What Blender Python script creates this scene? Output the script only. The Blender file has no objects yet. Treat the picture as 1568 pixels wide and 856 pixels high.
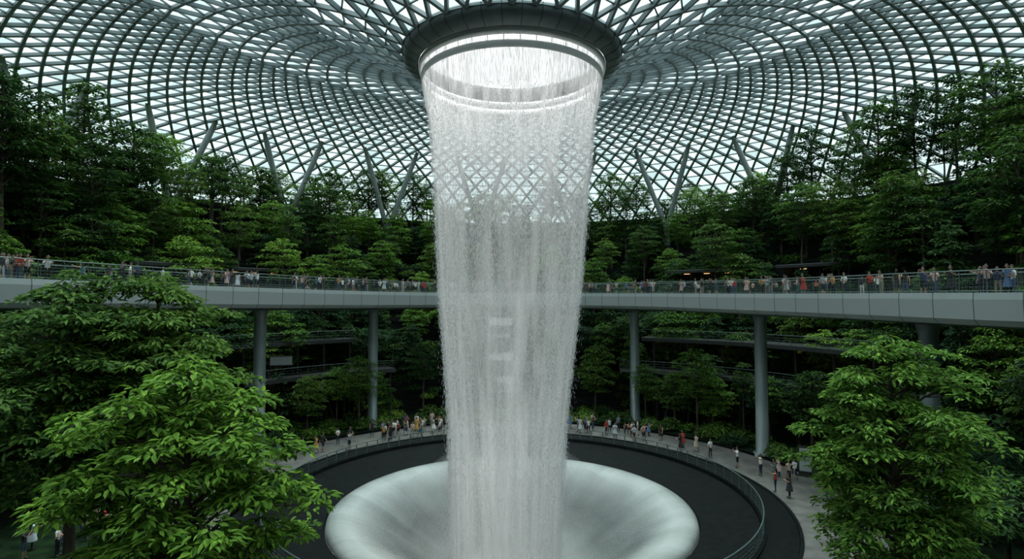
import bpy, math, random
import numpy as np
from mathutils import Vector, Matrix

random.seed(7); RNG=np.random.default_rng(11)
scene=bpy.context.scene
CY=46.0      # axis of the waterfall (x=0,y=46); camera eye is the origin height
FLOOR=-15.5
try:
    scene.view_settings.view_transform='Standard'
    scene.view_settings.look='None'
except Exception as e: print(e)

# ------------------------------------------------------------------ materials
def mat(name,col=(.5,.5,.5),rough=.6,metal=0.,emit=None,es=0.,spec=None):
    m=bpy.data.materials.new(name); m.use_nodes=True
    b=m.node_tree.nodes['Principled BSDF']
    b.inputs['Base Color'].default_value=(*col,1); b.inputs['Roughness'].default_value=rough
    b.inputs['Metallic'].default_value=metal
    if spec is not None: b.inputs['Specular IOR Level'].default_value=spec
    if emit: 
        b.inputs['Emission Color'].default_value=(*emit,1); b.inputs['Emission Strength'].default_value=es
    return m
def noisy(m,c1,c2,scale=1.,stretch=(1,1,1),detail=4,lo=.35,hi=.65,bump=0.):
    nt=m.node_tree; b=nt.nodes['Principled BSDF']
    tc=nt.nodes.new('ShaderNodeTexCoord'); mp=nt.nodes.new('ShaderNodeMapping')
    mp.inputs['Scale'].default_value=stretch
    n=nt.nodes.new('ShaderNodeTexNoise'); n.inputs['Scale'].default_value=scale; n.inputs['Detail'].default_value=detail
    r=nt.nodes.new('ShaderNodeValToRGB')
    r.color_ramp.elements[0].position=lo; r.color_ramp.elements[0].color=(*c1,1)
    r.color_ramp.elements[1].position=hi; r.color_ramp.elements[1].color=(*c2,1)
    L=nt.links.new
    L(tc.outputs['Object'],mp.inputs['Vector']); L(mp.outputs[0],n.inputs['Vector']); L(n.outputs[0],r.inputs[0]); L(r.outputs[0],b.inputs['Base Color'])
    if bump:
        bp=nt.nodes.new('ShaderNodeBump'); bp.inputs['Strength'].default_value=bump; L(n.outputs[0],bp.inputs['Height']); L(bp.outputs[0],b.inputs['Normal'])
    return m
M_steel=noisy(mat('painted_steel',rough=.45),(.13,.17,.18),(.20,.24,.25),.15)
M_strut=noisy(mat('column_steel',rough=.4),(.25,.29,.29),(.32,.36,.36),.4)
M_col=noisy(mat('column_paint',rough=.35,metal=.2),(.13,.17,.17),(.18,.22,.22),.4)
M_ring=noisy(mat('ring_cladding',rough=.4,metal=.2),(.10,.13,.13),(.15,.18,.18),.6)
M_dark=mat('dark_metal',(.02,.024,.024),.5)
M_lip=mat('white_lip',(.85,.85,.85),.3)
M_black=noisy(mat('black_stone',rough=.5,spec=.1),(.003,.0045,.0045),(.007,.009,.009),2.)
M_path=noisy(mat('paving',rough=.8,spec=.2),(.085,.083,.078),(.14,.136,.125),.8)
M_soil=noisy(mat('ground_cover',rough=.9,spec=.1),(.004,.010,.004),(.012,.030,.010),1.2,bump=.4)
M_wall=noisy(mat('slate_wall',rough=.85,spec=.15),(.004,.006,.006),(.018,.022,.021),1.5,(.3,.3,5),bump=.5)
M_deck=mat('deck_floor',(.2,.2,.19),.7)
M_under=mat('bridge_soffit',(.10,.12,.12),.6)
M_rail=mat('railing_metal',(.10,.145,.135),.4,.3)
M_gal=mat('gallery_slab',(.05,.06,.06),.6)
M_warm=mat('warm_light',(.9,.6,.3),.5,emit=(1,.55,.22),es=2.0)
M_screen=mat('lit_panel',(.5,.5,.5),.5,emit=(.85,.95,1),es=.32)
M_bark=noisy(mat('bark',rough=.9),(.035,.027,.02),(.10,.08,.06),3,(1,1,.3))
M_skin=mat('skin',(.42,.25,.17),.6); M_hair=mat('hair',(.012,.009,.008),.5); M_shoe=mat('shoes',(.05,.05,.05),.6)

# shirt colour comes from each figure's own object colour, trousers vary per figure
M_shirt=mat('shirt',rough=.85)
nt=M_shirt.node_tree; oi=nt.nodes.new('ShaderNodeObjectInfo'); nt.links.new(oi.outputs['Color'],nt.nodes['Principled BSDF'].inputs['Base Color'])
M_pants=mat('trousers',rough=.85)
nt=M_pants.node_tree; oi=nt.nodes.new('ShaderNodeObjectInfo'); cr=nt.nodes.new('ShaderNodeValToRGB'); cr.color_ramp.interpolation='CONSTANT'
els=[(0,(.015,.02,.04)),(.35,(.01,.01,.012)),(.6,(.06,.09,.16)),(.8,(.30,.26,.2)),(.92,(.5,.5,.5))]
cr.color_ramp.elements[0].color=(*els[0][1],1); cr.color_ramp.elements[1].position=.35; cr.color_ramp.elements[1].color=(*els[1][1],1)
for p,c in els[2:]:
    e=cr.color_ramp.elements.new(p); e.color=(*c,1)
nt.links.new(oi.outputs['Random'],cr.inputs[0]); nt.links.new(cr.outputs[0],nt.nodes['Principled BSDF'].inputs['Base Color'])

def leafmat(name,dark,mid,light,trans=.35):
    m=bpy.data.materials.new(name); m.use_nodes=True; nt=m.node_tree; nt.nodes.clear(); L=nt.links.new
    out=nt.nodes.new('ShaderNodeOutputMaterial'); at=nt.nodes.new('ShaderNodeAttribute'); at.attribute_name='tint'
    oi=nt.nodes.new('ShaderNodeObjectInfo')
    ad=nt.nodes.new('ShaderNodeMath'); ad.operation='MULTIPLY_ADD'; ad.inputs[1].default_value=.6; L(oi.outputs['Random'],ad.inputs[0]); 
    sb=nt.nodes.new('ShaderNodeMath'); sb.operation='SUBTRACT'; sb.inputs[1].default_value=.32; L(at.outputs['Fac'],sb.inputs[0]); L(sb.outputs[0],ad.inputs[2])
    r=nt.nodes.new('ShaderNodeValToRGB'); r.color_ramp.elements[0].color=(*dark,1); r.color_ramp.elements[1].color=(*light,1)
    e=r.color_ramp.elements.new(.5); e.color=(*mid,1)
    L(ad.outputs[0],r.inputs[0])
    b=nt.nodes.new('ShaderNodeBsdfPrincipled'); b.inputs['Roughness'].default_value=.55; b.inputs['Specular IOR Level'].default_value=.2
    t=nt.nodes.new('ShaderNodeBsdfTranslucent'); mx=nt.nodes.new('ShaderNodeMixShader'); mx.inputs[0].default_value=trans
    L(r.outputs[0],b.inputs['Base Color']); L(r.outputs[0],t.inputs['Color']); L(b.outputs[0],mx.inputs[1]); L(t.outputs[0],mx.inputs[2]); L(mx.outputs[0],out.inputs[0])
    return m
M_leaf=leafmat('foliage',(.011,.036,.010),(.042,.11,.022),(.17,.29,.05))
M_leafdark=leafmat('foliage_deep',(.007,.028,.012),(.022,.072,.024),(.08,.17,.045))
M_leafhero=leafmat('foliage_bright',(.025,.075,.011),(.10,.225,.032),(.29,.46,.07))

# ------------------------------------------------------------------ mesh helpers
class MB:
    def __init__(s): s.v=[];s.f=[];s.m=[];s.t=[];s.n=0
    def add(s,v,f,m=0,t=None):
        v=np.asarray(v,float).reshape(-1,3); s.v.append(v)
        s.f.extend([tuple(i+s.n for i in q) for q in f]); s.m.extend([m]*len(f) if np.isscalar(m) else list(m))
        s.t.append(np.full(len(v),.5) if t is None else np.asarray(t,float)); s.n+=len(v)
    def mesh(s,name,mats,smooth=False,attr=False):
        me=bpy.data.meshes.new(name); me.from_pydata(np.concatenate(s.v).tolist(),[],s.f)
        for k in mats: me.materials.append(k)
        me.polygons.foreach_set('material_index',s.m)
        me.polygons.foreach_set('use_smooth',[bool(smooth)]*len(s.f))
        if attr:
            a=me.attributes.new('tint','FLOAT','POINT'); a.data.foreach_set('value',np.concatenate(s.t))
        me.update(); return me
    def obj(s,name,mats,smooth=False,attr=False,parent=None):
        return addobj(name,s.mesh(name,mats,smooth,attr),parent)
def addobj(name,me,parent=None,loc=None,rot=0,sc=1):
    o=bpy.data.objects.new(name,me); scene.collection.objects.link(o)
    if parent: o.parent=parent
    if loc is not None: o.location=loc
    o.rotation_euler=(0,0,rot)
    o.scale=(sc,sc,sc) if np.isscalar(sc) else sc
    return o
def empty(name,loc=(0,0,0)):
    o=bpy.data.objects.new(name,None); scene.collection.objects.link(o); o.location=loc; o.empty_display_size=.5; return o

def tube(P,R,n=8,cap=True):
    P=np.asarray(P,float); V=[];k=len(P)
    for i in range(k):
        d=P[min(i+1,k-1)]-P[max(i-1,0)]; d=d/(np.linalg.norm(d)+1e-9)
        a=np.array([0,0,1.]) if abs(d[2])<.9 else np.array([1.,0,0])
        u=np.cross(d,a);u/=np.linalg.norm(u);w=np.cross(d,u)
        r=R if np.isscalar(R) else R[i]
        for j in range(n):
            t=2*math.pi*j/n; V.append(P[i]+r*(math.cos(t)*u+math.sin(t)*w))
    F=[]
    for i in range(k-1):
        for j in range(n):
            F.append((i*n+j,i*n+(j+1)%n,(i+1)*n+(j+1)%n,(i+1)*n+j))
    if cap: F.append(tuple(range(n)));F.append(tuple(reversed(range((k-1)*n,k*n))))
    return V,F
def box(c,s,rz=0,):
    c=np.array(c,float); V=[]
    for x in(-.5,.5):
        for y in(-.5,.5):
            for z in(-.5,.5):
                X=x*s[0];Y=y*s[1]; V.append(c+np.array([X*math.cos(rz)-Y*math.sin(rz),X*math.sin(rz)+Y*math.cos(rz),z*s[2]]))
    return V,[(0,1,3,2),(4,6,7,5),(0,4,5,1),(2,3,7,6),(0,2,6,4),(1,5,7,3)]
def revolve(prof,n=128,cx=0,cy=CY,close=False,drift=None):
    V=[];k=len(prof)
    for (r,z) in prof:
        dx=drift(z) if drift else 0
        for j in range(n):
            a=2*math.pi*j/n; V.append((cx+dx+r*math.sin(a),cy+r*math.cos(a),z))
    F=[]
    for i in range(k-1 if not close else k):
        i2=(i+1)%k
        for j in range(n):
            j2=(j+1)%n; F.append((i*n+j,i*n+j2,i2*n+j2,i2*n+j))
    return V,F

# ------------------------------------------------------------------ roof grid shell
RZ_r=[8.75,12,18,26,36,48,58,66,72,77,80,81]; RZ_z=[19.9,21.7,24.2,26.4,27.8,27.8,26.3,23.8,20.4,16,12,8]
def roofz(r):
    rr=np.linspace(8.75,81,400); zz=np.interp(rr,RZ_r,RZ_z); k=np.ones(25)/25
    zs=np.convolve(np.pad(zz,12,mode='edge'),k,mode='valid'); zs[:6]=zz[:6]
    return np.interp(r,rr,zs)
rows=[];r=8.9;n=36;off=0.
while r<79.5:
    rows.append((r,n,off))
    dz=(roofz(min(r+.5,80))-roofz(r))/.5
    ds=.95*2*math.pi*r/n/math.sqrt(1+dz*dz)
    if 2*math.pi*r/n>2.6 and n<144:
        n=2*n; ds*=.75
    else: off=off+math.pi/n
    r+=ds
nodes=[];start=[]
for (r,n,off) in rows:
    start.append(len(nodes)); z=float(roofz(r))
    for j in range(n):
        a=off+2*math.pi*j/n; nodes.append((r*math.sin(a),CY+r*math.cos(a),z))
nodes=np.array(nodes); edges=[];tris=[];ering=[]
for k,(r,n,off) in enumerate(rows):
    s=start[k]
    for j in range(n): edges.append((s+j,s+(j+1)%n))
    ering+=[.45]*n
    if k+1<len(rows):
        n2=rows[k+1][1];t=start[k+1]
        for j in range(n):
            if n2==n:
                edges+= [(s+j,t+j),(s+j,t+(j-1)%n)];ering+=[1,1]
                tris+= [(s+j,t+j,t+(j-1)%n),(s+j,s+(j+1)%n,t+j)]
            else:
                a,b,c=t+(2*j)%n2,t+(2*j+1)%n2,t+(2*j-1)%n2
                edges+=[(s+j,a),(s+j,b),(s+j,c)];ering+=[.7,1,1]
                tris+=[(s+j,a,b),(s+j,s+(j+1)%n,b),(s+(j+1)%n,b,t+(2*j+2)%n2)]
E=np.array(edges);ering=np.array(ering)[:,None];P=nodes[E[:,0]];Q=nodes[E[:,1]];D=Q-P;D/=np.linalg.norm(D,axis=1)[:,None]
mid=(P+Q)/2; rad=mid-np.array([0,CY,0]);rad[:,2]=0;rr=np.linalg.norm(rad,axis=1);rad/=rr[:,None]
sl=(roofz(rr+.2)-roofz(rr-.2))/.4
N=np.stack([-sl*rad[:,0],-sl*rad[:,1],np.ones(len(sl))],1);N/=np.linalg.norm(N,axis=1)[:,None]
S=np.cross(D,N);S/=np.linalg.norm(S,axis=1)[:,None]
hw=(.12+.05*np.clip((rr-20)/40,0,1))[:,None]*ering; hh=.36*ering
VV=np.stack([P-S*hw-N*hh,P+S*hw-N*hh,P+S*hw,P-S*hw,Q-S*hw-N*hh,Q+S*hw-N*hh,Q+S*hw,Q-S*hw],1).reshape(-1,3)
base=np.arange(len(E))*8
FF=np.concatenate([np.stack([base+a for a in q],1) for q in[(0,1,5,4),(1,2,6,5),(2,3,7,6),(3,0,4,7)]])
roof=empty('glass_dome_roof')
mb=MB();mb.add(VV,FF.tolist(),0);mb.obj('steel_lattice',[M_steel],parent=roof)
m=bpy.data.materials.new('roof_glass');m.use_nodes=True;nt=m.node_tree;nt.nodes.clear();L=nt.links.new
out=nt.nodes.new('ShaderNodeOutputMaterial');tr=nt.nodes.new('ShaderNodeBsdfTransparent')
tl=nt.nodes.new('ShaderNodeBsdfTranslucent');tl.inputs['Color'].default_value=(.66,.82,.82,1)
m2=nt.nodes.new('ShaderNodeMixShader');m2.inputs[0].default_value=.12
at=nt.nodes.new('ShaderNodeAttribute');at.attribute_name='tint';cr=nt.nodes.new('ShaderNodeValToRGB')
cr.color_ramp.elements[0].color=(.32,.43,.44,1);cr.color_ramp.elements[1].color=(.72,.84,.84,1)
e=cr.color_ramp.elements.new(.4);e.color=(.56,.68,.69,1)
L(at.outputs['Fac'],cr.inputs[0]);L(cr.outputs[0],tr.inputs[0])
L(tr.outputs[0],m2.inputs[1]);L(tl.outputs[0],m2.inputs[2]);L(m2.outputs[0],out.inputs[0])
M_glass=m
T=np.array(tris);gv=nodes[T].reshape(-1,3);tint=np.repeat(RNG.random(len(T)),3)
mb=MB();mb.add(gv,np.arange(len(gv)).reshape(-1,3).tolist(),0,tint);mb.obj('glazing_panels',[M_glass],attr=True,parent=roof)

# V struts carrying the roof
for k in range(22):
    a=math.radians(-22+16.36*k)
    bx,by=math.sin(a),math.cos(a); tx,ty=by,-bx
    mb=MB();B=np.array([60*bx,CY+60*by,12.5])
    for sgn in(-1,1):
        Tt=np.array([56.5*bx+sgn*4.6*tx,CY+56.5*by+sgn*4.6*ty,float(roofz(56.7))-.1])
        v,f=tube([B,B+(Tt-B)*.15,B+(Tt-B)*.85,Tt],[.32,.44,.44,.28],12);mb.add(v,f,0)
    v,f=tube([B-[0,0,3.2],B+[0,0,.3]],[.6,.5],12);mb.add(v,f,0)
    mb.obj('v_shaped_roof_column',[M_strut],smooth=True)

# ------------------------------------------------------------------ oculus ring
oc=empty('oculus_ring',(0,0,0))
mb=MB()
v,f=revolve([(8.95,20.1),(8.9,19.5),(8.6,19.15),(7.9,18.88),(7.7,18.85),(7.62,19.0),(7.62,20.3),(7.9,20.6)],128,close=True)
mt=[]
for i in range(8): mt+= [1 if i in(5,) else 0]*128
mb.add(v,f,mt)
v,f=revolve([(7.62,18.6),(7.48,18.45),(7.34,18.5),(7.34,18.85),(7.6,18.95)],128);mb.add(v,f,2)
v,f=revolve([(7.42,17.75),(7.3,17.6),(7.2,17.7),(7.24,18.1),(7.42,18.1)],128,close=True);mb.add(v,f,2)
for j in range(40):   # panel seams
    a=2*math.pi*(j+.5)/40
    pts=[(r*math.sin(a),CY+r*math.cos(a),z) for r,z in[(8.96,20.05),(8.91,19.48),(8.6,19.13),(7.85,18.86)]]
    v,f=tube(pts,.022,4);mb.add(v,f,1)
    v,f=tube([(7.3*math.sin(a),CY+7.3*math.cos(a),18.0),(7.4*math.sin(a),CY+7.4*math.cos(a),18.6)],.03,4);mb.add(v,f,2)
mb.obj('ring_body',[M_ring,M_dark,M_lip],smooth=True,parent=oc)

# ------------------------------------------------------------------ waterfall
WZ=[-21,-18,-10,-5,.5,8.5,14.9,17.5,18.7];WR=[4.4,4.45,4.7,5.15,5.7,6.2,6.8,7.3,7.5]
wr=lambda z:np.interp(z,WZ,WR)
drift=lambda z:-.55*np.clip((10-z)/30,0,1)
wf=empty('indoor_waterfall')
def watermat(name,col,tr):
    m=bpy.data.materials.new(name);m.use_nodes=True;nt=m.node_tree;nt.nodes.clear();L=nt.links.new
    out=nt.nodes.new('ShaderNodeOutputMaterial');d=nt.nodes.new('ShaderNodeBsdfDiffuse');t=nt.nodes.new('ShaderNodeBsdfTranslucent')
    d.inputs[0].default_value=(*col,1);t.inputs[0].default_value=(*col,1);mx=nt.nodes.new('ShaderNodeMixShader');mx.inputs[0].default_value=tr
    L(d.outputs[0],mx.inputs[1]);L(t.outputs[0],mx.inputs[2]);L(mx.outputs[0],out.inputs[0]);return m,nt,mx,out
M_drop,_,_,_=watermat('water_droplets',(.90,.90,.90),.5)
M_sheet,nt,mx,out=watermat('water_veil',(.96,.955,.955),.5)
L=nt.links.new
tc=nt.nodes.new('ShaderNodeTexCoord');mp=nt.nodes.new('ShaderNodeMapping');mp.inputs['Scale'].default_value=(1.1,1.1,.05)
no=nt.nodes.new('ShaderNodeTexNoise');no.inputs['Scale'].default_value=1.;no.inputs['Detail'].default_value=5;no.inputs['Roughness'].default_value=.6
cr=nt.nodes.new('ShaderNodeValToRGB');cr.color_ramp.elements[0].position=.34;cr.color_ramp.elements[0].color=(.18,)*3+(1,);cr.color_ramp.elements[1].position=.70;cr.color_ramp.elements[1].color=(1.,)*3+(1,)
tp=nt.nodes.new('ShaderNodeBsdfTransparent');m2=nt.nodes.new('ShaderNodeMixShader')
sx=nt.nodes.new('ShaderNodeSeparateXYZ');mr=nt.nodes.new('ShaderNodeMapRange');mr.inputs['From Min'].default_value=-21;mr.inputs['From Max'].default_value=19
hr=nt.nodes.new('ShaderNodeValToRGB');e=hr.color_ramp.elements
zp=lambda z:(z+21)/40
e[0].position=0;e[0].color=(1,)*3+(1,);e[1].position=1;e[1].color=(.35,)*3+(1,)
for z_,v_ in((-17,1.),(-12,.85),(-7,.55),(6,.36),(11,.34),(14,.85),(17.5,.85)):
    q=e.new(zp(z_));q.color=(v_,)*3+(1,)
mu=nt.nodes.new('ShaderNodeMath');mu.operation='MULTIPLY';mu.use_clamp=True;mu2=nt.nodes.new('ShaderNodeMath');mu2.operation='MULTIPLY';mu2.inputs[1].default_value=1.3;mu2.use_clamp=True
L(tc.outputs['Object'],mp.inputs[0]);L(mp.outputs[0],no.inputs['Vector']);L(no.outputs[0],cr.inputs[0])
L(tc.outputs['Object'],sx.inputs[0]);L(sx.outputs['Z'],mr.inputs['Value']);L(mr.outputs[0],hr.inputs[0]);L(cr.outputs[0],mu.inputs[0]);L(hr.outputs[0],mu.inputs[1]);L(mu.outputs[0],mu2.inputs[0])
L(mu2.outputs[0],m2.inputs[0]);L(tp.outputs[0],m2.inputs[1]);L(mx.outputs[0],m2.inputs[2]);L(m2.outputs[0],out.inputs[0])
mb=MB();zs=np.linspace(18.6,-21,60);v,f=revolve([(float(wr(z))-.15,float(z)) for z in zs],128,drift=drift);mb.add(v,f,0)
mb.obj('water_veil',[M_sheet],smooth=True,parent=wf)
# droplets and strands
NS=170000
th=RNG.random(NS)*2*math.pi
str_=RNG.random(110)*2*math.pi; sel=RNG.random(NS)<.4
th[sel]=str_[RNG.integers(0,110,sel.sum())]+RNG.normal(0,.045,sel.sum())
u=RNG.random(NS); z=18.5-39.5*u**.95
R=wr(z)+np.where(RNG.random(NS)<.35,RNG.normal(-.3,.32,NS),RNG.normal(0,.10,NS))*np.clip((18.6-z)/8,.1,1)
ln=np.where(z>15.5,RNG.uniform(.3,1.2,NS),np.where(z>10,RNG.uniform(.05,.2,NS),RNG.uniform(.06,.36,NS)))
wd=np.where(z>15.5,.006,np.where(z>10,.016,.0098))*RNG.uniform(.6,1.4,NS)
cx=drift(z)+R*np.sin(th);cy=CY+R*np.cos(th)
# fine spray around the foot of the fall and drifting over the bowl
NP_=34000;a_=RNG.random(NP_)*6.283;zz=-20.8+9.5*RNG.random(NP_)**1.8;rq=4.3+np.abs(RNG.normal(0,1.1,NP_))*np.clip((-10.5-zz)/6,.1,1)
N2=14000;a2=RNG.random(N2)*6.283;r2=5+7.4*RNG.random(N2)
z2=np.interp(r2,[3,5.5,7,8.5,10,11.4,12.5,13.3,14.2],[-21.2,-20.6,-19.8,-18.8,-17.8,-17,-16.5,-16.3,-16.4])+.05+np.abs(RNG.normal(0,.35,N2))
a_=np.r_[a_,a2];zz=np.r_[zz,z2];rq=np.r_[rq,r2];NP_+=N2
th=np.r_[th,a_];z=np.r_[z,zz];ln=np.r_[ln,RNG.uniform(.02,.05,NP_)];wd=np.r_[wd,RNG.uniform(.008,.017,NP_)]
cx=np.r_[cx,-.4+rq*np.sin(a_)];cy=np.r_[cy,CY+rq*np.cos(a_)];NS+=NP_
ph=RNG.random(NS)*6.28
tv=[np.stack([cx,cy,z+ln/2],1)]
for j in range(3):
    tv.append(np.stack([cx+wd*np.cos(ph+j*2.094),cy+wd*np.sin(ph+j*2.094),z-ln*.2],1))
tv.append(np.stack([cx,cy,z-ln/2],1))
V=np.stack(tv,1).reshape(-1,3);b=np.arange(NS)*5
F=np.concatenate([np.stack([b,b+1+j,b+1+(j+1)%3],1) for j in range(3)]+[np.stack([b+4,b+1+(j+1)%3,b+1+j],1) for j in range(3)])
mb=MB();mb.add(V,F.tolist(),0);mb.obj('falling_droplets',[M_drop],parent=wf)
# mist hanging over the basin (real scattering volume)
m=bpy.data.materials.new('mist');m.use_nodes=True;nt=m.node_tree;nt.nodes.clear()
out=nt.nodes.new('ShaderNodeOutputMaterial');vs=nt.nodes.new('ShaderNodeVolumeScatter');vs.inputs['Color'].default_value=(1,1,1,1);vs.inputs['Density'].default_value=.035
nt.links.new(vs.outputs[0],out.inputs['Volume'])
pf=[(.02,-11.2),(3,-11.5),(5.6,-12.8),(7.8,-14.6),(10,-15.9),(12.2,-16.2),(12.3,-16.5),(11.2,-17.0),(9.8,-17.8),(8.3,-18.8),(6.8,-19.8),(5.3,-20.5),(3,-21.1),(.02,-21.3)]
mb=MB();v,f=revolve(pf,64,cx=-.3);mb.add(v,f,0)
kk_=len(pf);mb.add(v[:64],[tuple(range(64))],0);mb.add(v[-64:],[tuple(reversed(range(64)))],0)
mb.obj('basin_mist',[m],parent=wf)

# ------------------------------------------------------------------ basin
bs=empty('waterfall_basin')
# foam on the funnel: concentric thickness plus streaks that run down towards the centre
M_bowl=mat('foaming_water',rough=.5)
nt=M_bowl.node_tree;L=nt.links.new;bb=nt.nodes['Principled BSDF']
at=nt.nodes.new('ShaderNodeAttribute');at.attribute_name='tint'
tc=nt.nodes.new('ShaderNodeTexCoord')
v1=nt.nodes.new('ShaderNodeVectorMath');v1.operation='SUBTRACT';v1.inputs[1].default_value=(0,CY,0)
v2=nt.nodes.new('ShaderNodeVectorMath');v2.operation='MULTIPLY';v2.inputs[1].default_value=(1,1,0)
v3=nt.nodes.new('ShaderNodeVectorMath');v3.operation='NORMALIZE'
no=nt.nodes.new('ShaderNodeTexNoise');no.inputs['Scale'].default_value=7.;no.inputs['Detail'].default_value=6;no.inputs['Roughness'].default_value=.65
n2=nt.nodes.new('ShaderNodeTexNoise');n2.inputs['Scale'].default_value=.35;n2.inputs['Detail'].default_value=3
L(tc.outputs['Object'],v1.inputs[0]);L(v1.outputs[0],v2.inputs[0]);L(v2.outputs[0],v3.inputs[0]);L(v3.outputs[0],no.inputs['Vector']);L(tc.outputs['Object'],n2.inputs['Vector'])
av=nt.nodes.new('ShaderNodeMath');av.operation='ADD';L(no.outputs[0],av.inputs[0]);L(n2.outputs[0],av.inputs[1])
ad=nt.nodes.new('ShaderNodeMath');ad.operation='MULTIPLY_ADD';ad.inputs[1].default_value=.5
sb=nt.nodes.new('ShaderNodeMath');sb.operation='SUBTRACT';sb.inputs[1].default_value=.5
cr=nt.nodes.new('ShaderNodeValToRGB');cr.color_ramp.elements[0].color=(.03,.045,.04,1);cr.color_ramp.elements[1].color=(.55,.58,.56,1)
L(av.outputs[0],ad.inputs[0]);L(at.outputs['Fac'],sb.inputs[0]);L(sb.outputs[0],ad.inputs[2]);L(ad.outputs[0],cr.inputs[0]);L(cr.outputs[0],bb.inputs['Base Color'])
prof=[(14.25,-16.75),(14.2,-16.45),(13.9,-16.32),(13.3,-16.3),(12.5,-16.5),(11.4,-17.0),(10,-17.8),(8.5,-18.8),(7,-19.8),(5.5,-20.6),(3,-21.2),(.05,-21.4)]
tt=[.25,.28,.4,.62,.75,.55,.27,.15,.22,.6,1,1]
mb=MB();v,f=revolve(prof,160);mb.add(v,f,0,np.repeat(tt,160));mb.obj('water_bowl',[M_bowl],smooth=True,attr=True,parent=bs)
mb=MB();v,f=revolve([(14.0,-17.2),(14.4,-16.55),(15.2,-16.35),(18.3,-15.62),(18.35,-15.35),(18.7,-15.35),(18.7,-15.6)],160);mb.add(v,f,0)
v,f=revolve([(18.7,-15.48),(20.6,-15.46),(20.65,-15.36),(20.85,-15.36),(20.9,-15.6)],160);mb.add(v,f,0)
mb.obj('black_stone_surround',[M_black],smooth=False,parent=bs)
mb=MB()
for rz,rad_ in((-14.25,.045),(-14.75,.012),(-15.0,.012),(-15.2,.012),(-14.5,.012)):
    a=np.linspace(0,2*math.pi,161);v,f=tube(np.stack([18.5*np.sin(a),CY+18.5*np.cos(a),np.full(161,rz)],1),rad_,6,False);mb.add(v,f,0)
for j in range(90):
    a=2*math.pi*j/90;v,f=box((18.5*math.sin(a),CY+18.5*math.cos(a),-14.8),(.09,.04,1.1),-a);mb.add(v,f,0)
mb.obj('handrail',[M_rail],parent=bs)

# ------------------------------------------------------------------ floor + terraces
mb=MB()
v,f=revolve([(20.8,FLOOR),(26.5,FLOOR)],160);mb.add(v,f,0)
v,f=revolve([(26.5,FLOOR),(26.5,FLOOR+.25),(26.8,FLOOR+.25),(26.8,FLOOR-.02)],160);mb.add(v,f,1)
mb.obj('floor',[M_path,M_black])
LV=[(26.6,26.6,FLOOR-.01),(36,36.3,-11.5),(39,40,-7.5),(41.5,45,-3),(43.5,50,1),(46,55,5),(49,61,9),(54,67,13),(66,74,16)]
mb=MB();n=180
def wobble(a,k): return 1+.012*math.sin(5*a+k)+.008*math.sin(11*a+2*k) if k>0 else 1
def ell(ax,ay,z,k,pl):
    V=[]
    for j in range(n):
        a=2*math.pi*j/n; w=wobble(a,k)
        V.append((ax*w*math.sin(a),CY+ay*w*math.cos(a),z))
    return V
for k,(ax,ay,z) in enumerate(LV):
    nx=LV[k+1] if k+1<len(LV) else (82,82,16)
    A=ell(ax,ay,z,k,0);Bv=ell(nx[0],nx[1],z,k+1,0)
    mb.add(A+Bv,[(j,(j+1)%n,n+(j+1)%n,n+j) for j in range(n)],1)
    if k>0:
        Lo=ell(ax,ay,LV[k-1][2]-.02,k,0);mb.add(Lo+A,[(j,(j+1)%n,n+(j+1)%n,n+j) for j in range(n)],0)
        C=ell(ax-.15,ay-.15,z+.45,k,0);Cb=ell(ax-.15,ay-.15,z-.3,k,0);C2=ell(ax+.2,ay+.2,z+.45,k,0);C3=ell(ax+.2,ay+.2,z,k,0)
        for a_,b_ in((Cb,C),(C,C2),(C2,C3)): mb.add(a_+b_,[(j,(j+1)%n,n+(j+1)%n,n+j) for j in range(n)],0)
v,f=revolve([(81,15),(82,8.2),(82,-20)],96);mb.add(v,f,0)
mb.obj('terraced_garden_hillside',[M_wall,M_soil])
def levelz(x,y):
    z=FLOOR
    for ax,ay,zz in LV[1:]:
        if (x/ax)**2+((y-CY)/ay)**2>1.03: z=zz
    return z

# ------------------------------------------------------------------ footbridge
ctrl=np.array([(-52,22,1.5),(-43,27,1.5),(-36.5,31.5,1.42),(-33,35.6,1.36),(-31.2,39.4,1.3),(-29.4,44,1.25),(-26,51,1.15),(-22,57.5,1.05),(-17,65.5,.95),(-11.2,73.5,.9),(-5.5,77.6,.9),(0,79,.9),(5.5,78.2,.88),(11,74.8,.82),(16.6,68.5,.75),(20.8,60,.62),(23.6,52.3,.52),(25.4,45,.45),(26.5,38.5,.4),(27.4,33.5,.35),(29,29.2,.32),(32.5,25,.3),(39,20.5,.3),(48,16,.3)])
def catmull(C,m=8):
    out=[]
    for i in range(1,len(C)-2):
        for t in np.arange(m)/m:
            p0,p1,p2,p3=C[i-1],C[i],C[i+1],C[i+2]
            out.append(.5*((2*p1)+(-p0+p2)*t+(2*p0-5*p1+4*p2-p3)*t*t+(-p0+3*p1-3*p2+p3)*t**3))
    return np.array(out)
BP=catmull(ctrl)
ds=np.r_[0,np.cumsum(np.linalg.norm(np.diff(BP[:,:2],axis=0),axis=1))]
tg=np.gradient(BP[:,:2],axis=0);tg/=np.linalg.norm(tg,axis=1)[:,None];nrm=np.stack([-tg[:,1],tg[:,0]],1)  # outward
def bp(s,o,dz=0):
    i=np.interp(s,ds,np.arange(len(ds)));k=np.arange(len(ds))
    g=lambda a:np.interp(i,k,a)
    return np.stack([g(BP[:,0])+g(nrm[:,0])*o,g(BP[:,1])+g(nrm[:,1])*o,g(BP[:,2])+dz],-1)
br=empty('curved_footbridge')
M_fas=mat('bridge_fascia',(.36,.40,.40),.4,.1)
nt=M_fas.node_tree;L=nt.links.new;at=nt.nodes.new('ShaderNodeAttribute');at.attribute_name='tint'
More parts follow.
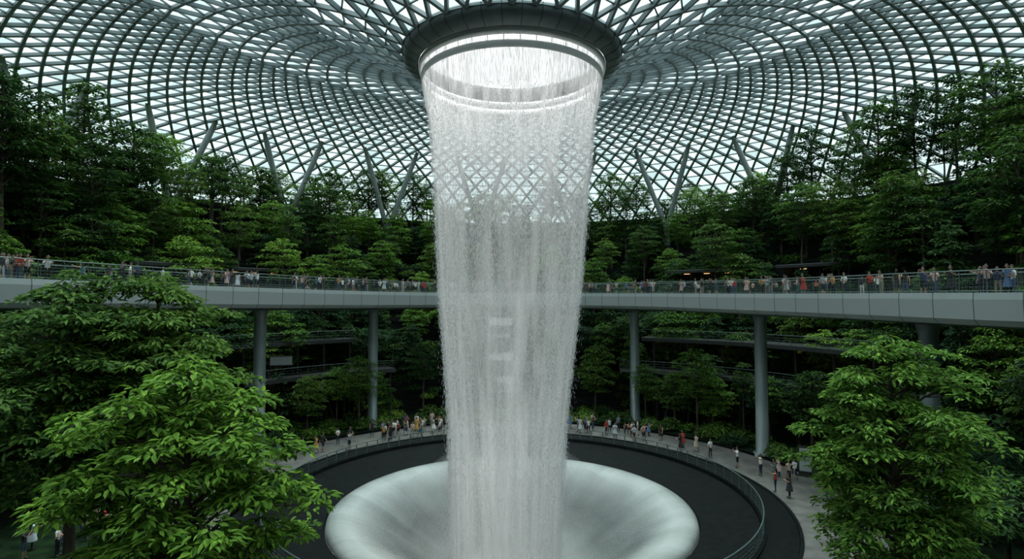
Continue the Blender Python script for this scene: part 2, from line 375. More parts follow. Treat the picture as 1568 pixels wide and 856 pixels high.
fr=nt.nodes.new('ShaderNodeMath');fr.operation='FRACT';dv=nt.nodes.new('ShaderNodeMath');dv.operation='DIVIDE';dv.inputs[1].default_value=2.6
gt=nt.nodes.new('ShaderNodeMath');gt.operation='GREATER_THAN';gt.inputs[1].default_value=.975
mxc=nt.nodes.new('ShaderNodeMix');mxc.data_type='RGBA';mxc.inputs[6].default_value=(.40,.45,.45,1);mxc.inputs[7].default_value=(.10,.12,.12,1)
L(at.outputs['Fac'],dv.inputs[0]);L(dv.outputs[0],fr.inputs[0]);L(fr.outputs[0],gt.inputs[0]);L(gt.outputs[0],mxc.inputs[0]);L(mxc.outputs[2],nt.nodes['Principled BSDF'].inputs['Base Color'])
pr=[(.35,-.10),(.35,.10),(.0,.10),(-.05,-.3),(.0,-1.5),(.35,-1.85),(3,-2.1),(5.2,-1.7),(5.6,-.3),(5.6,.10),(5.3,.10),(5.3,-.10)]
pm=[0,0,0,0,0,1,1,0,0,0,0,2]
mb=MB();ss=np.linspace(0,ds[-1],400);K=len(ss)
V=np.concatenate([bp(ss,o,z) for o,z in pr]);F=[];mm=[]
for i in range(len(pr)):
    i2=(i+1)%len(pr)
    for j in range(K-1): F.append((i*K+j,i*K+j+1,i2*K+j+1,i2*K+j));mm.append(pm[i])
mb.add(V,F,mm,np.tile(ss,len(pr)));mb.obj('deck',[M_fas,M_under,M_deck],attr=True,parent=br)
mb=MB()
for o in(.17,5.45):
    for hz,rr_ in((1.42,.045),(.22,.02),(.46,.008),(.70,.008),(.94,.008),(1.18,.008)):
        v,f=tube(bp(ss,o,hz),rr_,5,False);mb.add(v,f,0)
    s=0
    while s<ds[-1]:
        p=bp(s,o,0);v,f=tube([p+[0,0,.05],p+[0,0,1.42]],.032,5);mb.add(v,f,0)
        for q in range(1,8):
            p=bp(min(s+q*.2,ds[-1]),o,0);v,f=tube([p+[0,0,.2],p+[0,0,1.4]],.009,3,False);mb.add(v,f,0)
        s+=1.6
mb.obj('railing',[M_rail],parent=br)
for x in(-23.0,-14.8,13.6,22.2,26.4):
    i=int(np.argmin(abs(BP[:,0]-x)));p=BP[i,:2]+nrm[i]*2.8;zt=BP[i,2]-2.1
    mb=MB();v,f=tube([(p[0],p[1],FLOOR-.2),(p[0],p[1],FLOOR+.35),(p[0],p[1],FLOOR+.36),(p[0],p[1],zt-.7),(p[0],p[1],zt+.05)],[.85,.85,.6,.58,.8],24);mb.add(v,f,0)
    mb.obj('bridge_support_column',[M_col],smooth=True)

# ------------------------------------------------------------------ vegetation
def add_leaves(mb,P,Dr,Up,L_,W_,tint,hero=False,mi=1):
    Dr=Dr/np.linalg.norm(Dr,axis=1)[:,None];S=np.cross(Dr,Up);S/=(np.linalg.norm(S,axis=1)[:,None]+1e-9);U=np.cross(S,Dr)
    L_=L_[:,None];W_=W_[:,None]
    if hero:
        vs=[P,P+Dr*L_*.3+S*W_*.45+U*W_*.15,P+Dr*L_*.65+S*W_*.42+U*W_*.1,P+Dr*L_-U*L_*.12,P+Dr*L_*.65-S*W_*.42+U*W_*.1,P+Dr*L_*.3-S*W_*.45+U*W_*.15]
        n=len(P);V=np.stack(vs,1).reshape(-1,3);b=np.arange(n)*6
        F=np.concatenate([np.stack([b,b+1,b+2,b+3],1),np.stack([b,b+3,b+4,b+5],1)]);mb.add(V,F.tolist(),mi,np.repeat(tint,6))
    else:
        vs=[P,P+Dr*L_*.45+S*W_*.5+U*W_*.15,P+Dr*L_-U*L_*.1,P+Dr*L_*.45-S*W_*.5+U*W_*.15]
        n=len(P);V=np.stack(vs,1).reshape(-1,3);b=np.arange(n)*4
        F=np.concatenate([np.stack([b,b+1,b+2],1),np.stack([b,b+2,b+3],1)]);mb.add(V,F.tolist(),mi,np.repeat(tint,4))
def pad(mb,c,rad,nl,ll,rng,hero,flat=.22):
    a=rng.random(nl)*2*math.pi;r=np.sqrt(rng.random(nl))*rad
    out=np.stack([np.cos(a),np.sin(a),np.zeros(nl)],1)
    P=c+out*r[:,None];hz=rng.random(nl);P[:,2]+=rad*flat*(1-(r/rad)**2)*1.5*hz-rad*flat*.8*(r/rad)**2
    Dr=out+rng.normal(0,.55,(nl,3));Dr[:,2]=-.25+rng.normal(0,.25,nl)
    Up=np.stack([rng.normal(0,.3,nl),rng.normal(0,.3,nl),np.ones(nl)],1)
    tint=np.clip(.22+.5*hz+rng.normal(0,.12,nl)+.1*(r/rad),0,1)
    add_leaves(mb,P,Dr,Up,ll*rng.uniform(.7,1.3,nl),ll*.42*rng.uniform(.8,1.2,nl),tint,hero)
def tree_mesh(name,seed,H,cr,ch,tiers,ppt,nl,padr,ll,shape='round',hero=False,lmat=None,trunk=.2,lean=0.):
    rng=np.random.default_rng(seed);mb=MB()
    tp=[];k=8
    wob=rng.normal(0,.12,(k+1,2)).cumsum(0)*H*.02;wob-=wob[0]
    for i in range(k+1):
        t=i/k;tp.append((wob[i,0]+lean*t,wob[i,1],H*.97*t))
    tp=np.array(tp);v,f=tube(tp,[trunk*(1-.8*(i/k))*(1.5 if i==0 else 1) for i in range(k+1)],8);mb.add(v,f,0)
    at=lambda z:np.array([np.interp(z,tp[:,2],tp[:,0]),np.interp(z,tp[:,2],tp[:,1]),z])
    for t in range(tiers):
        u=(t+.5)/tiers; z0=H-ch+ch*u*.97
        if shape=='round': rr=cr*math.sqrt(max(.05,1-(2*u-.9)**2/1.25))
        elif shape=='cone': rr=cr*(1-.8*u)
        elif shape=='flat': rr=cr*(.45+.55*math.sin(math.pi*(.2+.7*u)))
        else: rr=cr
        m=max(2,int(ppt*(rr/cr)+.5));a0=rng.random()*6.28
        for j in range(m):
            a=a0+6.283*j/m+rng.normal(0,.25);q=rr*rng.uniform(.55,1.05)-padr*.5
            q=max(q,.15);c=at(z0)+np.array([math.cos(a)*q,math.sin(a)*q,rng.normal(0,ch/tiers*.22)+.05*q])
            b0=at(max(z0-.35*q-rng.random()*.4,H*.25));md=(b0+c)/2+np.array([0,0,.12*q])
            v,f=tube([b0,md,c],[trunk*.28*(1-.4*u),trunk*.18,.015],5,False);mb.add(v,f,0)
            pad(mb,c,padr*rng.uniform(.75,1.25),nl,ll,rng,hero)
            if hero:
                for _ in range(3):
                    c2=c+np.array([rng.normal(0,padr*.7),rng.normal(0,padr*.7),-.1-rng.random()*.25])
                    v,f=tube([md,c2],[.03,.01],4,False);mb.add(v,f,0);pad(mb,c2,padr*.6,nl//3,ll,rng,hero)
    pad(mb,at(H)-[0,0,.1],padr*.7,nl//2,ll,rng,hero)
    return mb.mesh(name,[M_bark,lmat or M_leaf],attr=True)
# foreground trees
M_leafy=leafmat('foliage_young',(.045,.12,.015),(.16,.31,.035),(.36,.57,.08))
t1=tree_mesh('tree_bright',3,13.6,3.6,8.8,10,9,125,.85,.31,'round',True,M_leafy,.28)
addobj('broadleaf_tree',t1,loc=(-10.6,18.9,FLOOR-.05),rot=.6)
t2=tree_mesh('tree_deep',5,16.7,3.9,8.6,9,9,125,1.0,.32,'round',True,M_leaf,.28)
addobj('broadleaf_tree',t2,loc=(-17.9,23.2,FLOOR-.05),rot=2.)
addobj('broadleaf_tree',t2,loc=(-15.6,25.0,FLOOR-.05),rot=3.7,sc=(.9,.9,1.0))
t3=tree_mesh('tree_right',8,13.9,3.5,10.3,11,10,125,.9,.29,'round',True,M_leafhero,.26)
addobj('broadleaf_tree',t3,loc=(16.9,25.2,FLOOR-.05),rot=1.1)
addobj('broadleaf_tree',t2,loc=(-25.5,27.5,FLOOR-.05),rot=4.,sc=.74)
# garden trees
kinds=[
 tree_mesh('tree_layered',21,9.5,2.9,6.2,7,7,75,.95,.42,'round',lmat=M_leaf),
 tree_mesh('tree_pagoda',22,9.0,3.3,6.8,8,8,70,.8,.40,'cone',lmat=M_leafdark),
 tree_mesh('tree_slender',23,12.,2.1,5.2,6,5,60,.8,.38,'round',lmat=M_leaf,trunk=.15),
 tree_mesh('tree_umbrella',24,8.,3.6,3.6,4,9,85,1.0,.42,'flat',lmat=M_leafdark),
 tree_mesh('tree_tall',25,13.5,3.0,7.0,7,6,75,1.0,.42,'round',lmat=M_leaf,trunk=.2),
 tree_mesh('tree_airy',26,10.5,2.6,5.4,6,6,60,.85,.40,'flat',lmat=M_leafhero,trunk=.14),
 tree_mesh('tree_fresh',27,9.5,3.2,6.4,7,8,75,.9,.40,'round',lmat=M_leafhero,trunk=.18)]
def plant(x,y,k,sc=1.,z=None):
    addobj('garden_tree',kinds[k],loc=(x,y,(levelz(x,y) if z is None else z)-.1),rot=random.random()*6.28,sc=(sc*random.uniform(.9,1.1),sc*random.uniform(.9,1.1),sc))
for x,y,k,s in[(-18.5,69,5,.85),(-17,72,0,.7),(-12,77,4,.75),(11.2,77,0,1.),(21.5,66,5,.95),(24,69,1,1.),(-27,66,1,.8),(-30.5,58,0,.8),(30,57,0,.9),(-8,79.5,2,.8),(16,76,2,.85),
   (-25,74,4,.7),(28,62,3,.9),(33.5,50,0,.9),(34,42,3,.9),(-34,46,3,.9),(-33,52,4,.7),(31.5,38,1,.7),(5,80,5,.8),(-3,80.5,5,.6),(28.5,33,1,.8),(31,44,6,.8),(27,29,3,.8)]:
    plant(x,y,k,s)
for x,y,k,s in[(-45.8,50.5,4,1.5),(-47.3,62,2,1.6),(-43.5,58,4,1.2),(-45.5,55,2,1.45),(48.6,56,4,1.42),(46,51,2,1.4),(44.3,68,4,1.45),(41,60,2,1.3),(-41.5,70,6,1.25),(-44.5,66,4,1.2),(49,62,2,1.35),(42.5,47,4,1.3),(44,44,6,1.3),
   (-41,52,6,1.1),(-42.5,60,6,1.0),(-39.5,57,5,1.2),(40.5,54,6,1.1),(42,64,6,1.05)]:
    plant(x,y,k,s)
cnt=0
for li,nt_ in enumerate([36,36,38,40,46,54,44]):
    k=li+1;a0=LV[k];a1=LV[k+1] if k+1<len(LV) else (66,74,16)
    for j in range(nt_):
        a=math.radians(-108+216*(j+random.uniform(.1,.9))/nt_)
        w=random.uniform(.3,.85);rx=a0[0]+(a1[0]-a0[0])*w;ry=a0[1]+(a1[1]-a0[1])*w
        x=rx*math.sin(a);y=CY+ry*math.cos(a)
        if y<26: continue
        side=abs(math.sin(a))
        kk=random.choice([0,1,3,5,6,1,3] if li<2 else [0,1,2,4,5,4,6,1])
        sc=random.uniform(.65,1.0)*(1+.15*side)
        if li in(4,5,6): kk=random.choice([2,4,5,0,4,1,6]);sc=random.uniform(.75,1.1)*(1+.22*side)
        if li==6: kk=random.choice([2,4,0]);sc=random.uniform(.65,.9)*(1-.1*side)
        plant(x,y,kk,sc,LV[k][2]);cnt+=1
# shrubs
rng=np.random.default_rng(4)
shr=[]
for q in range(3):
    mb=MB()
    for i in range(9):
        a=rng.random()*6.28;r_=rng.random()*.9;pad(mb,np.array([math.cos(a)*r_,math.sin(a)*r_,.25+.6*rng.random()*(1-r_*.6)]),.55,45,.3,rng,False,.5)
    for i in range(5):
        v,f=tube([(0,0,-.1),(rng.normal(0,.4),rng.normal(0,.4),.6)],[.03,.01],4,False);mb.add(v,f,0)
    shr.append(mb.mesh('shrub_%d'%q,[M_bark,[M_leafdark,M_leaf,M_leafhero][q]],attr=True))
pl=empty('shrub_planting')
for k in range(0,8):
    a0=LV[k];a1=LV[k+1]
    for j in range(130):
        a=math.radians(-105+210*random.random());w=random.choice([.06,.1,.15,.3,.5,.8])+random.uniform(0,.08)
        if k==0: w=random.uniform(.08,.97)
        x=(a0[0]+(a1[0]-a0[0])*w+.4)*math.sin(a);y=CY+(a0[1]+(a1[1]-a0[1])*w+.4)*math.cos(a)
        if k==0 and x<-22 and 32<y<42: continue
        addobj('shrub',random.choice(shr),pl,(x,y,a0[2]-.05),random.random()*6.28,random.uniform(.8,1.7))
    if k>0:   # creepers rooted in ledges on the slate walls
        for j in range(70):
            a=math.radians(-105+210*random.random());w=wobble(a,k)
            x=(a0[0]*w-.25)*math.sin(a);y=CY+(a0[1]*w-.25)*math.cos(a)
            addobj('creeper',random.choice(shr[:2]+shr),pl,(x,y,a0[2]-random.uniform(.4,3.2)),random.random()*6.28,(random.uniform(.8,1.4),random.uniform(.8,1.4),random.uniform(.8,1.5)))

# ------------------------------------------------------------------ people
def cap_head(mb,c,long_hair,s=1.):
    nu,nv=12,9;V=[]
    for i in range(nv+1):
        ph=math.pi*i/nv
        for j in range(nu):
            t=2*math.pi*j/nu;x=.075*math.sin(ph)*math.cos(t);y=.092*math.sin(ph)*math.sin(t);z=.115*math.cos(ph)
            if z<-.03: x*=.85;y=y*.85-.008
            V.append(c+np.array([x,y,z]))
    F=[(i*nu+j,i*nu+(j+1)%nu,(i+1)*nu+(j+1)%nu,(i+1)*nu+j) for i in range(nv) for j in range(nu)]
    mb.add(V,F,0)
    v,f=tube([c+[0,-.085,.02],c+[0,-.112,-.018],c+[0,-.088,-.03]],[.006,.014,.01],5);mb.add(v,f,0)   # nose
    for sx_ in(-1,1):
        v,f=tube([c+[sx_*.074,.005,.025],c+[sx_*.086,.01,.0],c+[sx_*.074,.005,-.03]],[.008,.014,.008],5);mb.add(v,f,0) # ears
        v,f=tube([c+[sx_*.03,-.083,.012],c+[sx_*.03,-.092,.012]],[.011,.007],6);mb.add(v,f,3)   # eyes
    v,f=tube([c+[-.024,-.079,-.055],c+[0,-.086,-.057],c+[.024,-.079,-.055]],.005,4);mb.add(v,f,4)   # mouth
    V=[];nv2=6
    for i in range(nv2+1):
        for j in range(nu):
            t=2*math.pi*j/nu;back=.5+.5*math.sin(t);ph=(math.pi*(.36+.26*back))*i/nv2
            V.append(c+np.array([.084*math.sin(ph)*math.cos(t),.101*math.sin(ph)*math.sin(t)+.003,.125*math.cos(ph)+.003]))
    F=[(i*nu+j,i*nu+(j+1)%nu,(i+1)*nu+(j+1)%nu,(i+1)*nu+j) for i in range(nv2) for j in range(nu)];mb.add(V,F,3)
    if long_hair:
        v,f=tube([c+[0,.05,.07],c+[0,.085,-.03],c+[0,.085,-.15],c+[0,.08,-.26]],[.06,.075,.07,.03],8);mb.add(v,f,3)
def hand(mb,w,d,sx_):
    d=d/np.linalg.norm(d);a=np.array([0,0,1.]) if abs(d[2])<.8 else np.array([0,-1.,0])
    s=np.cross(d,a);s/=np.linalg.norm(s);u=np.cross(s,d)
    v,f=tube([w,w+d*.04,w+d*.085],[.026,.036,.034],8);mb.add(v,f,0)
    for k,o,l in((0,-.027,.058),(1,-.009,.072),(2,.009,.068),(3,.026,.055)):
        b=w+d*.08+s*o;v,f=tube([b,b+d*l*.5-u*.004,b+d*l*.9-u*.022],[.0095,.009,.006],5);mb.add(v,f,0)
    b=w+d*.03+s*.03*sx_;v,f=tube([b,b+d*.03+s*.025*sx_,b+d*.06+s*.03*sx_],[.012,.011,.007],5);mb.add(v,f,0)
def person_mesh(name,arms,legs,long_hair=False,shorts=False,sleeve=True,lean=0.,skirt=False):
    # forward is -Y ; arms=[(elbow,hand)]*2 ; legs=[(knee,ankle)]*2
    f=lean
    J={'pel':(0,0,.93),'spi':(0,-.2*f,1.10),'che':(0,-.5*f,1.30),'nck':(0,-.75*f,1.455),'hb':(0,-.85*f-.01,1.53)}
    Rr={'pel':(.155,.11),'spi':(.135,.10),'che':(.165,.115),'nck':(.055,.055),'hb':(.05,.05)}
    ed=[('pel','spi'),('spi','che'),('che','nck'),('nck','hb')];mt_={('pel','spi'):1,('spi','che'):1,('che','nck'):1,('nck','hb'):0}
    for i,sx_ in enumerate((-1,1)):
        n_=str(i);J['sh'+n_]=(sx_*.175,-.6*f,1.385);J['el'+n_]=arms[i][0];J['wr'+n_]=arms[i][1]
        Rr['sh'+n_]=(.058,.058);Rr['el'+n_]=(.040,.040);Rr['wr'+n_]=(.026,.026)
        J['hi'+n_]=(sx_*.095,0,.86);J['kn'+n_]=legs[i][0];J['an'+n_]=legs[i][1]
        an=legs[i][1];J['to'+n_]=(an[0]*1.1,an[1]-.17,an[2]-.045)
        Rr['hi'+n_]=(.088,.09);Rr['kn'+n_]=(.056,.058);Rr['an'+n_]=(.038,.042);Rr['to'+n_]=(.040,.03)
        for e,mm_ in((('che','sh'+n_),1),(('sh'+n_,'el'+n_),1 if sleeve else 0),(('el'+n_,'wr'+n_),0),(('pel','hi'+n_),2),(('hi'+n_,'kn'+n_),2),(('kn'+n_,'an'+n_),0 if shorts else 2),(('an'+n_,'to'+n_),4)):
            ed.append(e);mt_[e]=mm_
    keys=list(J);idx={k:i for i,k in enumerate(keys)}
    me=bpy.data.meshes.new('tmp');me.from_pydata([J[k] for k in keys],[(idx[a],idx[b]) for a,b in ed],[])
    o=bpy.data.objects.new('tmp',me);scene.collection.objects.link(o)
    md=o.modifiers.new('s','SKIN')
    for k in keys: me.skin_vertices[0].data[idx[k]].radius=Rr[k]
    for d in me.skin_vertices[0].data: d.use_root=False
    me.skin_vertices[0].data[0].use_root=True
    sb_=o.modifiers.new('ss','SUBSURF');sb_.levels=1;sb_.render_levels=1
    dg=bpy.context.evaluated_depsgraph_get();em=bpy.data.meshes.new_from_object(o.evaluated_get(dg))
    V=np.array([v.co[:] for v in em.vertices]);F=[tuple(p.vertices) for p in em.polygons]
    bpy.data.objects.remove(o)
    segs=[(np.array(J[a]),np.array(J[b]),mt_[(a,b)]) for a,b in ed]
    mm_=[]
    for q in F:
        c=V[list(q)].mean(0);best=(9,0)
        for a,b,mi in segs:
            t=np.clip(np.dot(c-a,b-a)/np.dot(b-a,b-a),0,1);d=np.linalg.norm(c-a-(b-a)*t)
            if d<best[0]: best=(d,mi)
        mm_.append(best[1])
    mb=MB();mb.add(V,F,mm_)
    if skirt:
        v,f_=tube([(0,0,1.0),(0,0,.9),(0,0,.5)],[.14,.18,.25],14,False);mb.add(v,f_,1)
    for i,sx_ in enumerate((-1,1)):
        e=np.array(arms[i][0]);w=np.array(arms[i][1]);hand(mb,w,w-e,-sx_)
    cap_head(mb,np.array([0,-.85*f-.02,1.635]),long_hair)
    return mb.mesh(name,[M_skin,M_shirt,M_pants,M_hair,M_shoe],smooth=True)
std=[((-.11,0,.48),(-.12,.02,.075)),((.11,-.02,.48),(.12,0,.075))]
walk=[((-.10,-.16,.50),(-.10,-.24,.085)),((.10,.02,.48),(.10,.26,.13))]
down=[((-.25,.03,1.12),(-.25,-.05,.88)),((.25,.03,1.12),(.25,-.05,.88))]
railp=[((-.26,-.10,1.17),(-.19,-.34,1.28)),((.26,-.10,1.17),(.19,-.34,1.28))]
photo=[((-.22,-.20,1.25),(-.07,-.33,1.50)),((.22,-.20,1.25),(.07,-.33,1.50))]
point=[((-.25,.03,1.12),(-.24,-.05,.88)),((.27,-.24,1.38),(.30,-.48,1.50))]
fold=[((-.25,-.03,1.13),(-.02,-.20,1.15)),((.25,-.03,1.13),(.04,-.22,1.12))]
swing=[((-.23,.14,1.13),(-.24,.16,.88)),((.23,-.12,1.13),(.22,-.28,.95))]
PM=[person_mesh('figure_standing',down,std),person_mesh('figure_at_rail',railp,std,lean=.12),person_mesh('figure_photographing',photo,std,True,True),
    person_mesh('figure_walking',swing,walk,False,True),person_mesh('figure_pointing',point,std,True,False,False),person_mesh('figure_folded_arms',fold,std),
    person_mesh('figure_walking_woman',swing,walk,True,True,False,skirt=True),person_mesh('figure_rail_woman',railp,std,True,False,True,.1,True)]
cols=[(.75,.75,.75),(.7,.7,.68),(.8,.78,.74),(.03,.03,.035),(.02,.02,.025),(.04,.06,.12),(.45,.04,.03),(.10,.18,.35),(.35,.35,.35),(.5,.42,.32),(.55,.30,.08),(.03,.12,.14),(.65,.45,.42),(.55,.6,.66),(.02,.02,.02)]
def person(x,y,z,face,k=None,parent=None,name='visitor',sc=None,col=None):
    k=random.randrange(len(PM)) if k is None else k
    o=addobj(name,PM[k],parent,(x,y,z),face,sc or random.choice([.98,1.02,1.05,1.08,1.1,1.05,.8]));o.color=(*(col or random.choice(cols)),1);return o
def face_to(x,y,tx,ty): return math.atan2(tx-x,-(ty-y))   # forward -Y
crowd=empty('bridge_visitor_crowd')
def s_at_x(x):
    i=int(np.argmin(abs(BP[:,0]-x)));return ds[i]
groups=[(-32.8,-30.5,8),(-30,-28.5,5),(-27.2,-23.5,20),(-22,-19,10),(-19,-5,52),(-5,6,16),(6,17,42),(17.5,21,14),(21.5,24,16),(24.2,25.8,12),(25.9,27.8,16)]
for xa,xb,c in groups:
    sa,sb_=s_at_x(xa),s_at_x(xb)
    for i in range(c):
        s=sa+(sb_-sa)*random.random();o_=random.choice([.62,.62,.66,.62,1.2,1.9,3.,4.4]);p=bp(s,o_,-.10)
        q=bp(s,-5,0)
        if o_<.7: k=random.choice([1,1,2,7,4,5]);fc=face_to(p[0],p[1],q[0],q[1])+random.uniform(-.4,.4)
        else: k=random.choice([0,2,3,5,6,4]);fc=random.uniform(0,6.28)
        person(p[0],p[1],p[2],fc,k,crowd,'bridge_visitor')
G=[(-22.4,54.8),(-21.9,57),(-21.1,57.6),(-19.9,58),(-19.4,58.6),(-18.8,61.6),(-16.9,59.3),(-14.6,64.5),(-16.0,65.2),(-11.1,66.5),(-10.5,66.7),(7.8,67.4),(12.6,67.5),(16.5,63.3),(17.2,58.2),(18.0,60.1),(18.9,58.6),
 (20.9,53),(21.3,46.3),(22,50.6),(22.8,49.6),(23.5,50.3),(23.6,48.8),(24.3,49.2),(-24.8,51),(21.8,45),(24.2,44),(19.5,56.2),(-17.7,62.4),(-13.4,66.7)]
for x,y in G:
    person(x,y,FLOOR,face_to(x,y,0,CY)+random.choice([0,.3,-.3,1.5,-1.6]),sc=random.choice([1,1.05,1.1]))
for x,y in[(-29.2,34.4),(-29.9,35.8),(-28.7,36.8),(-28.2,37.6),(-27.6,37.2),(-27.1,38.2),(-28.5,39.5),(-26.3,36.2),(-26.6,38.9),(-27.6,34.9),(-28.1,35.7),(-25.6,37.6),(28.9,37.8),(29.8,36.3),(29.0,41),(30.5,40)]:
    person(x,y,FLOOR,face_to(x,y,0,CY)+random.uniform(-.6,.6),sc=1.08,col=(.6,.03,.03) if (x,y)==(-27.1,38.2) else None)
cr2=empty('plaza_visitor_crowd')
for i in range(75):
    a=math.radians(random.choice([random.uniform(-40,-8),random.uniform(8,42)]));r_=random.choice([random.uniform(21.3,24),random.uniform(22,26)])
    person(r_*math.sin(a),CY+r_*math.cos(a),FLOOR,a+random.uniform(-1,1),None,cr2,'plaza_visitor')

# ------------------------------------------------------------------ built details
def pavilion(x,y,z,w,h,d,warm=True):
    rz=-math.atan2(x,y-CY);e=empty('terrace_pavilion',(x,y,z));e.rotation_euler=(0,0,rz)
    mb=MB()
    for c,s,mi in[((0,d/2,.1),(w,d,.2),0),((0,d/2-.4,h),(w+1,d+1.4,.35),0),((0,-.95,h+.02),(w+1,.08,.42),1),((0,d,h/2),(w,.2,h),0),((-w/2,d/2,h/2),(.2,d,h),0),((w/2,d/2,h/2),(.2,d,h),0)]:
        v,f=box(c,s);mb.add(v,f,mi)
    k=int(w/1.5)
    for i in range(k+1):
        v,f=box((-w/2+w*i/k,0,h/2),(.08,.1,h));mb.add(v,f,0)
    v,f=box((0,0,1.05),(w,.06,.06));mb.add(v,f,1)
    if warm:
        for i in range(3):
            v,f=box((-w/3+w/3*i,d*.6,h-.24),(w*.1,.15,.06));mb.add(v,f,2)
    mb.obj('shell',[M_dark,M_strut,M_warm],parent=e);return e
pavilion(27.5,82.,1,9,3.2,4);pavilion(38.2,71.5,1.,8,3.4,4);pavilion(-33.5,76,1,8,3,4);pavilion(-39.2,64,1,8,3.,4)
pavilion(36.8,58,-11.5+.0,10,3.2,3);pavilion(-34,66,-11.5,9,3,3);pavilion(36,49,-15.5,9,3.4,3);pavilion(-20,79.,-15.5,7,3,3);pavilion(22,77.5,-15.5,7,3,3);pavilion(41,50,-7.4,10,3,3);pavilion(-40,52,-7.4,8,3,3)
# curved galleries built against the lower terraces, with railings and small warm downlights
def gallery(a0,a1,r0,r1,z):
    A=np.radians(np.linspace(a0,a1,40));k=40;V=[]
    for r_,zz_ in((r0,z),(r1,z),(r1,z-.45),(r0,z-.45)):
        V+= [(r_*math.sin(a),CY+r_*math.cos(a),zz_) for a in A]
    F=[(i*k+j,i*k+j+1,((i+1)%4)*k+j+1,((i+1)%4)*k+j) for i in range(4) for j in range(k-1)];mm=[]
    for i in range(4): mm+=[1 if i==3 else 0]*(k-1)
    mb=MB();mb.add(V,F,mm)
    for hz,q in((1.1,.035),(.8,.012),(.5,.012),(.2,.012)):
        v,f=tube([((r0+.1)*math.sin(a),CY+(r0+.1)*math.cos(a),z+hz) for a in A],q,5,False);mb.add(v,f,2)
    for j in range(0,k,2):
        a=A[j];p=np.array([(r0+.1)*math.sin(a),CY+(r0+.1)*math.cos(a),z]);v,f=tube([p,p+[0,0,1.1]],.03,5);mb.add(v,f,2)
    for j in range(2,k,6):
        a=A[j];v,f=box(((r0+1.3)*math.sin(a),CY+(r0+1.3)*math.cos(a),z-.48),(.9,.14,.05),-a);mb.add(v,f,3)
        v,f=tube([((r0+.8)*math.sin(a),CY+(r0+.8)*math.cos(a),z-.4),((r0+.8)*math.sin(a),CY+(r0+.8)*math.cos(a),FLOOR)],.16,10);mb.add(v,f,0)
    mb.obj('terrace_gallery',[M_dark,M_gal,M_rail,M_warm])
gallery(-62,-28,32.6,36.5,-9.0);gallery(26,66,32.6,36.5,-9.0);gallery(30,78,34.6,39,-5.0);gallery(-72,-36,34.6,39,-5.0)
for a_,k_ in((-50,0),(-43,5),(-36,6),(33,5),(40,0),(49,6),(56,2),(62,5)):
    a=math.radians(a_);plant(31.*math.sin(a),CY+31.*math.cos(a),k_,.72,FLOOR)
# lift tower behind the water with lit landings
mb=MB()
v,f=box((-1.4,85.2,-6.5),(7.5,5,19));mb.add(v,f,0)
for z in(-12.8,-8.2,-11.6,-3.1,-5.2):
    w_=3.4 if z!=-5.2 else 2.6
    v,f=box((-1.6,82.64,z),(w_,.1,1.1 if z!=-5.2 else .5));mb.add(v,f,1)
for z in(-14,-10,-6,-2,2.6):
    v,f=box((-1.4,82.6,z),(7.7,.3,.18));mb.add(v,f,2)
for x in(-5,-3.4,.6,2.2):
    v,f=box((x,82.6,-6.5),(.12,.2,19));mb.add(v,f,2)
mb.obj('lift_tower',[M_dark,M_screen,M_rail])
# escalator and stairs
def esc(name,B,T,w=1.3,steps=34):
    B=np.array(B,float);T=np.array(T,float);d=T-B;dh=d.copy();dh[2]=0;dh/=np.linalg.norm(dh);s=np.array([-dh[1],dh[0],0]);rz=math.atan2(dh[1],dh[0])
    mb=MB()
    for i in range(steps):
        p=B+d*(i+.5)/steps;v,f=box(p,(np.linalg.norm(d[:2])/steps*1.1,w,d[2]/steps*1.6),rz);mb.add(v,f,1)
    for sg in(-1,1):
        o=s*sg*(w/2+.12)
        q=[B+o+[0,0,-.5],T+o+[0,0,-.5],T+o+[0,0,.85],B+o+[0,0,.85]];q2=[x_+s*sg*.14 for x_ in q]
        mb.add(q+q2,[(0,1,2,3),(7,6,5,4),(0,4,5,1),(1,5,6,2),(2,6,7,3),(3,7,4,0)],0)
        v,f=tube([B+o-dh*.8+[0,0,.55],B+o+[0,0,.95],T+o+[0,0,.95],T+o+dh*.8+[0,0,.95]],.05,6);mb.add(v,f,2)
    mb.obj(name,[M_dark,M_black,M_rail])
esc('escalator',(-23.8,71,FLOOR),(-29.5,78.5,-7.5));esc('escalator',(-22.,72.5,FLOOR),(-27.6,79.8,-7.5))
esc('garden_staircase',(20.5,71,FLOOR),(24.5,80.5,-7.5),2.4,40)
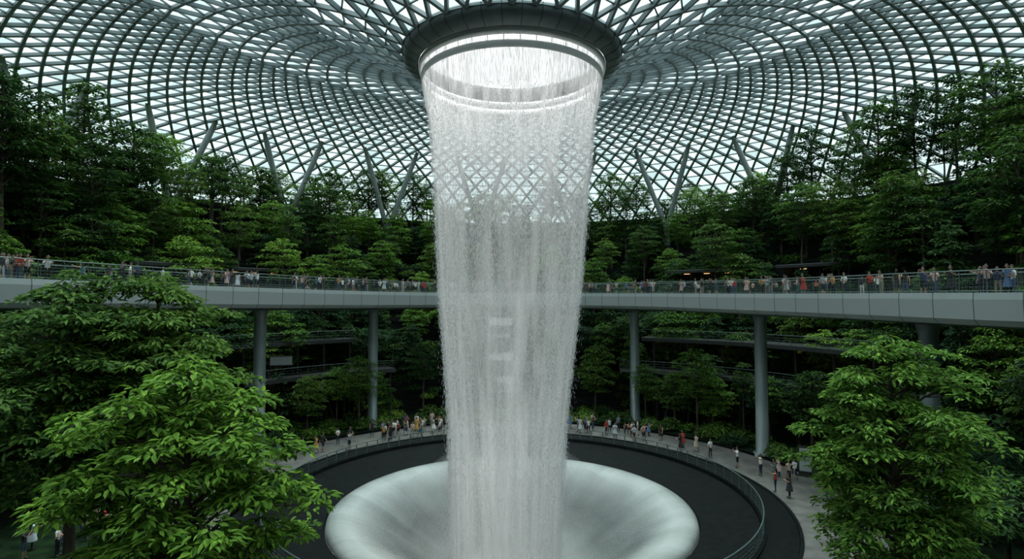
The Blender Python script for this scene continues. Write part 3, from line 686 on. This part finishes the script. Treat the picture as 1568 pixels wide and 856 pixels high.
# information totem and hanging sign
mb=MB();v,f=box((25.9,50.5,-14.2),(1.1,.18,2.6),-.5);mb.add(v,f,0);v,f=box((25.85,50.38,-14.05),(.95,.02,2.0),-.5);mb.add(v,f,1);v,f=box((25.9,50.5,-15.45),(1.4,.5,.12),-.5);mb.add(v,f,0);mb.obj('information_totem',[M_dark,mat('totem_print',(.35,.4,.4),.4)])
mb=MB();v,f=box((-25.2,62,-6.6),(2.4,.15,1.1),.3);mb.add(v,f,0);v,f=box((-25.15,61.9,-6.6),(2.2,.02,.9),.3);mb.add(v,f,1)
for x in(-26.1,-24.3):
    v,f=tube([(x,62+(x+25.2)*.3,-6.1),(x,62+(x+25.2)*.3,-1.2)],.03,5);mb.add(v,f,0)
mb.obj('hanging_sign',[M_dark,mat('sign_face',(.3,.34,.34),.4)])

# ------------------------------------------------------------------ light
# overcast sky: brightest at the zenith, dimmer towards the horizon
w=bpy.data.worlds.new('overcast_sky');scene.world=w;w.use_nodes=True;nt=w.node_tree;L=nt.links.new
bg=nt.nodes['Background'];tc=nt.nodes.new('ShaderNodeTexCoord');no=nt.nodes.new('ShaderNodeTexNoise');no.inputs['Scale'].default_value=2.2;no.inputs['Detail'].default_value=5
cr=nt.nodes.new('ShaderNodeValToRGB');cr.color_ramp.elements[0].position=.3;cr.color_ramp.elements[0].color=(.84,.94,.96,1);cr.color_ramp.elements[1].position=.65;cr.color_ramp.elements[1].color=(1,1,1,1)
L(tc.outputs['Generated'],no.inputs['Vector']);L(no.outputs[0],cr.inputs[0]);L(cr.outputs[0],bg.inputs[0])
sx=nt.nodes.new('ShaderNodeSeparateXYZ');mr=nt.nodes.new('ShaderNodeMapRange');mr.interpolation_type='SMOOTHSTEP'
mr.inputs['From Min'].default_value=.3;mr.inputs['From Max'].default_value=1.;mr.inputs['To Min'].default_value=1.22;mr.inputs['To Max'].default_value=4.2
L(tc.outputs['Generated'],sx.inputs[0]);L(sx.outputs['Z'],mr.inputs['Value']);L(mr.outputs[0],bg.inputs[1])
sd=bpy.data.lights.new('sun','SUN');sd.energy=5.4;sd.angle=math.radians(18);sd.color=(1,.985,.93)
so=bpy.data.objects.new('sun',sd);scene.collection.objects.link(so);so.rotation_euler=(math.radians(-10),math.radians(5),0);so.location=(0,46,60)

cd=bpy.data.cameras.new('camera');cam=bpy.data.objects.new('camera',cd);scene.collection.objects.link(cam)
cd.sensor_width=36;cd.lens=19.88;cd.clip_end=500;cam.location=(0,0,0);cam.rotation_euler=(math.radians(92.1),0,0)
scene.camera=cam
print('trees',cnt,'rows',len(rows),'edges',len(E))
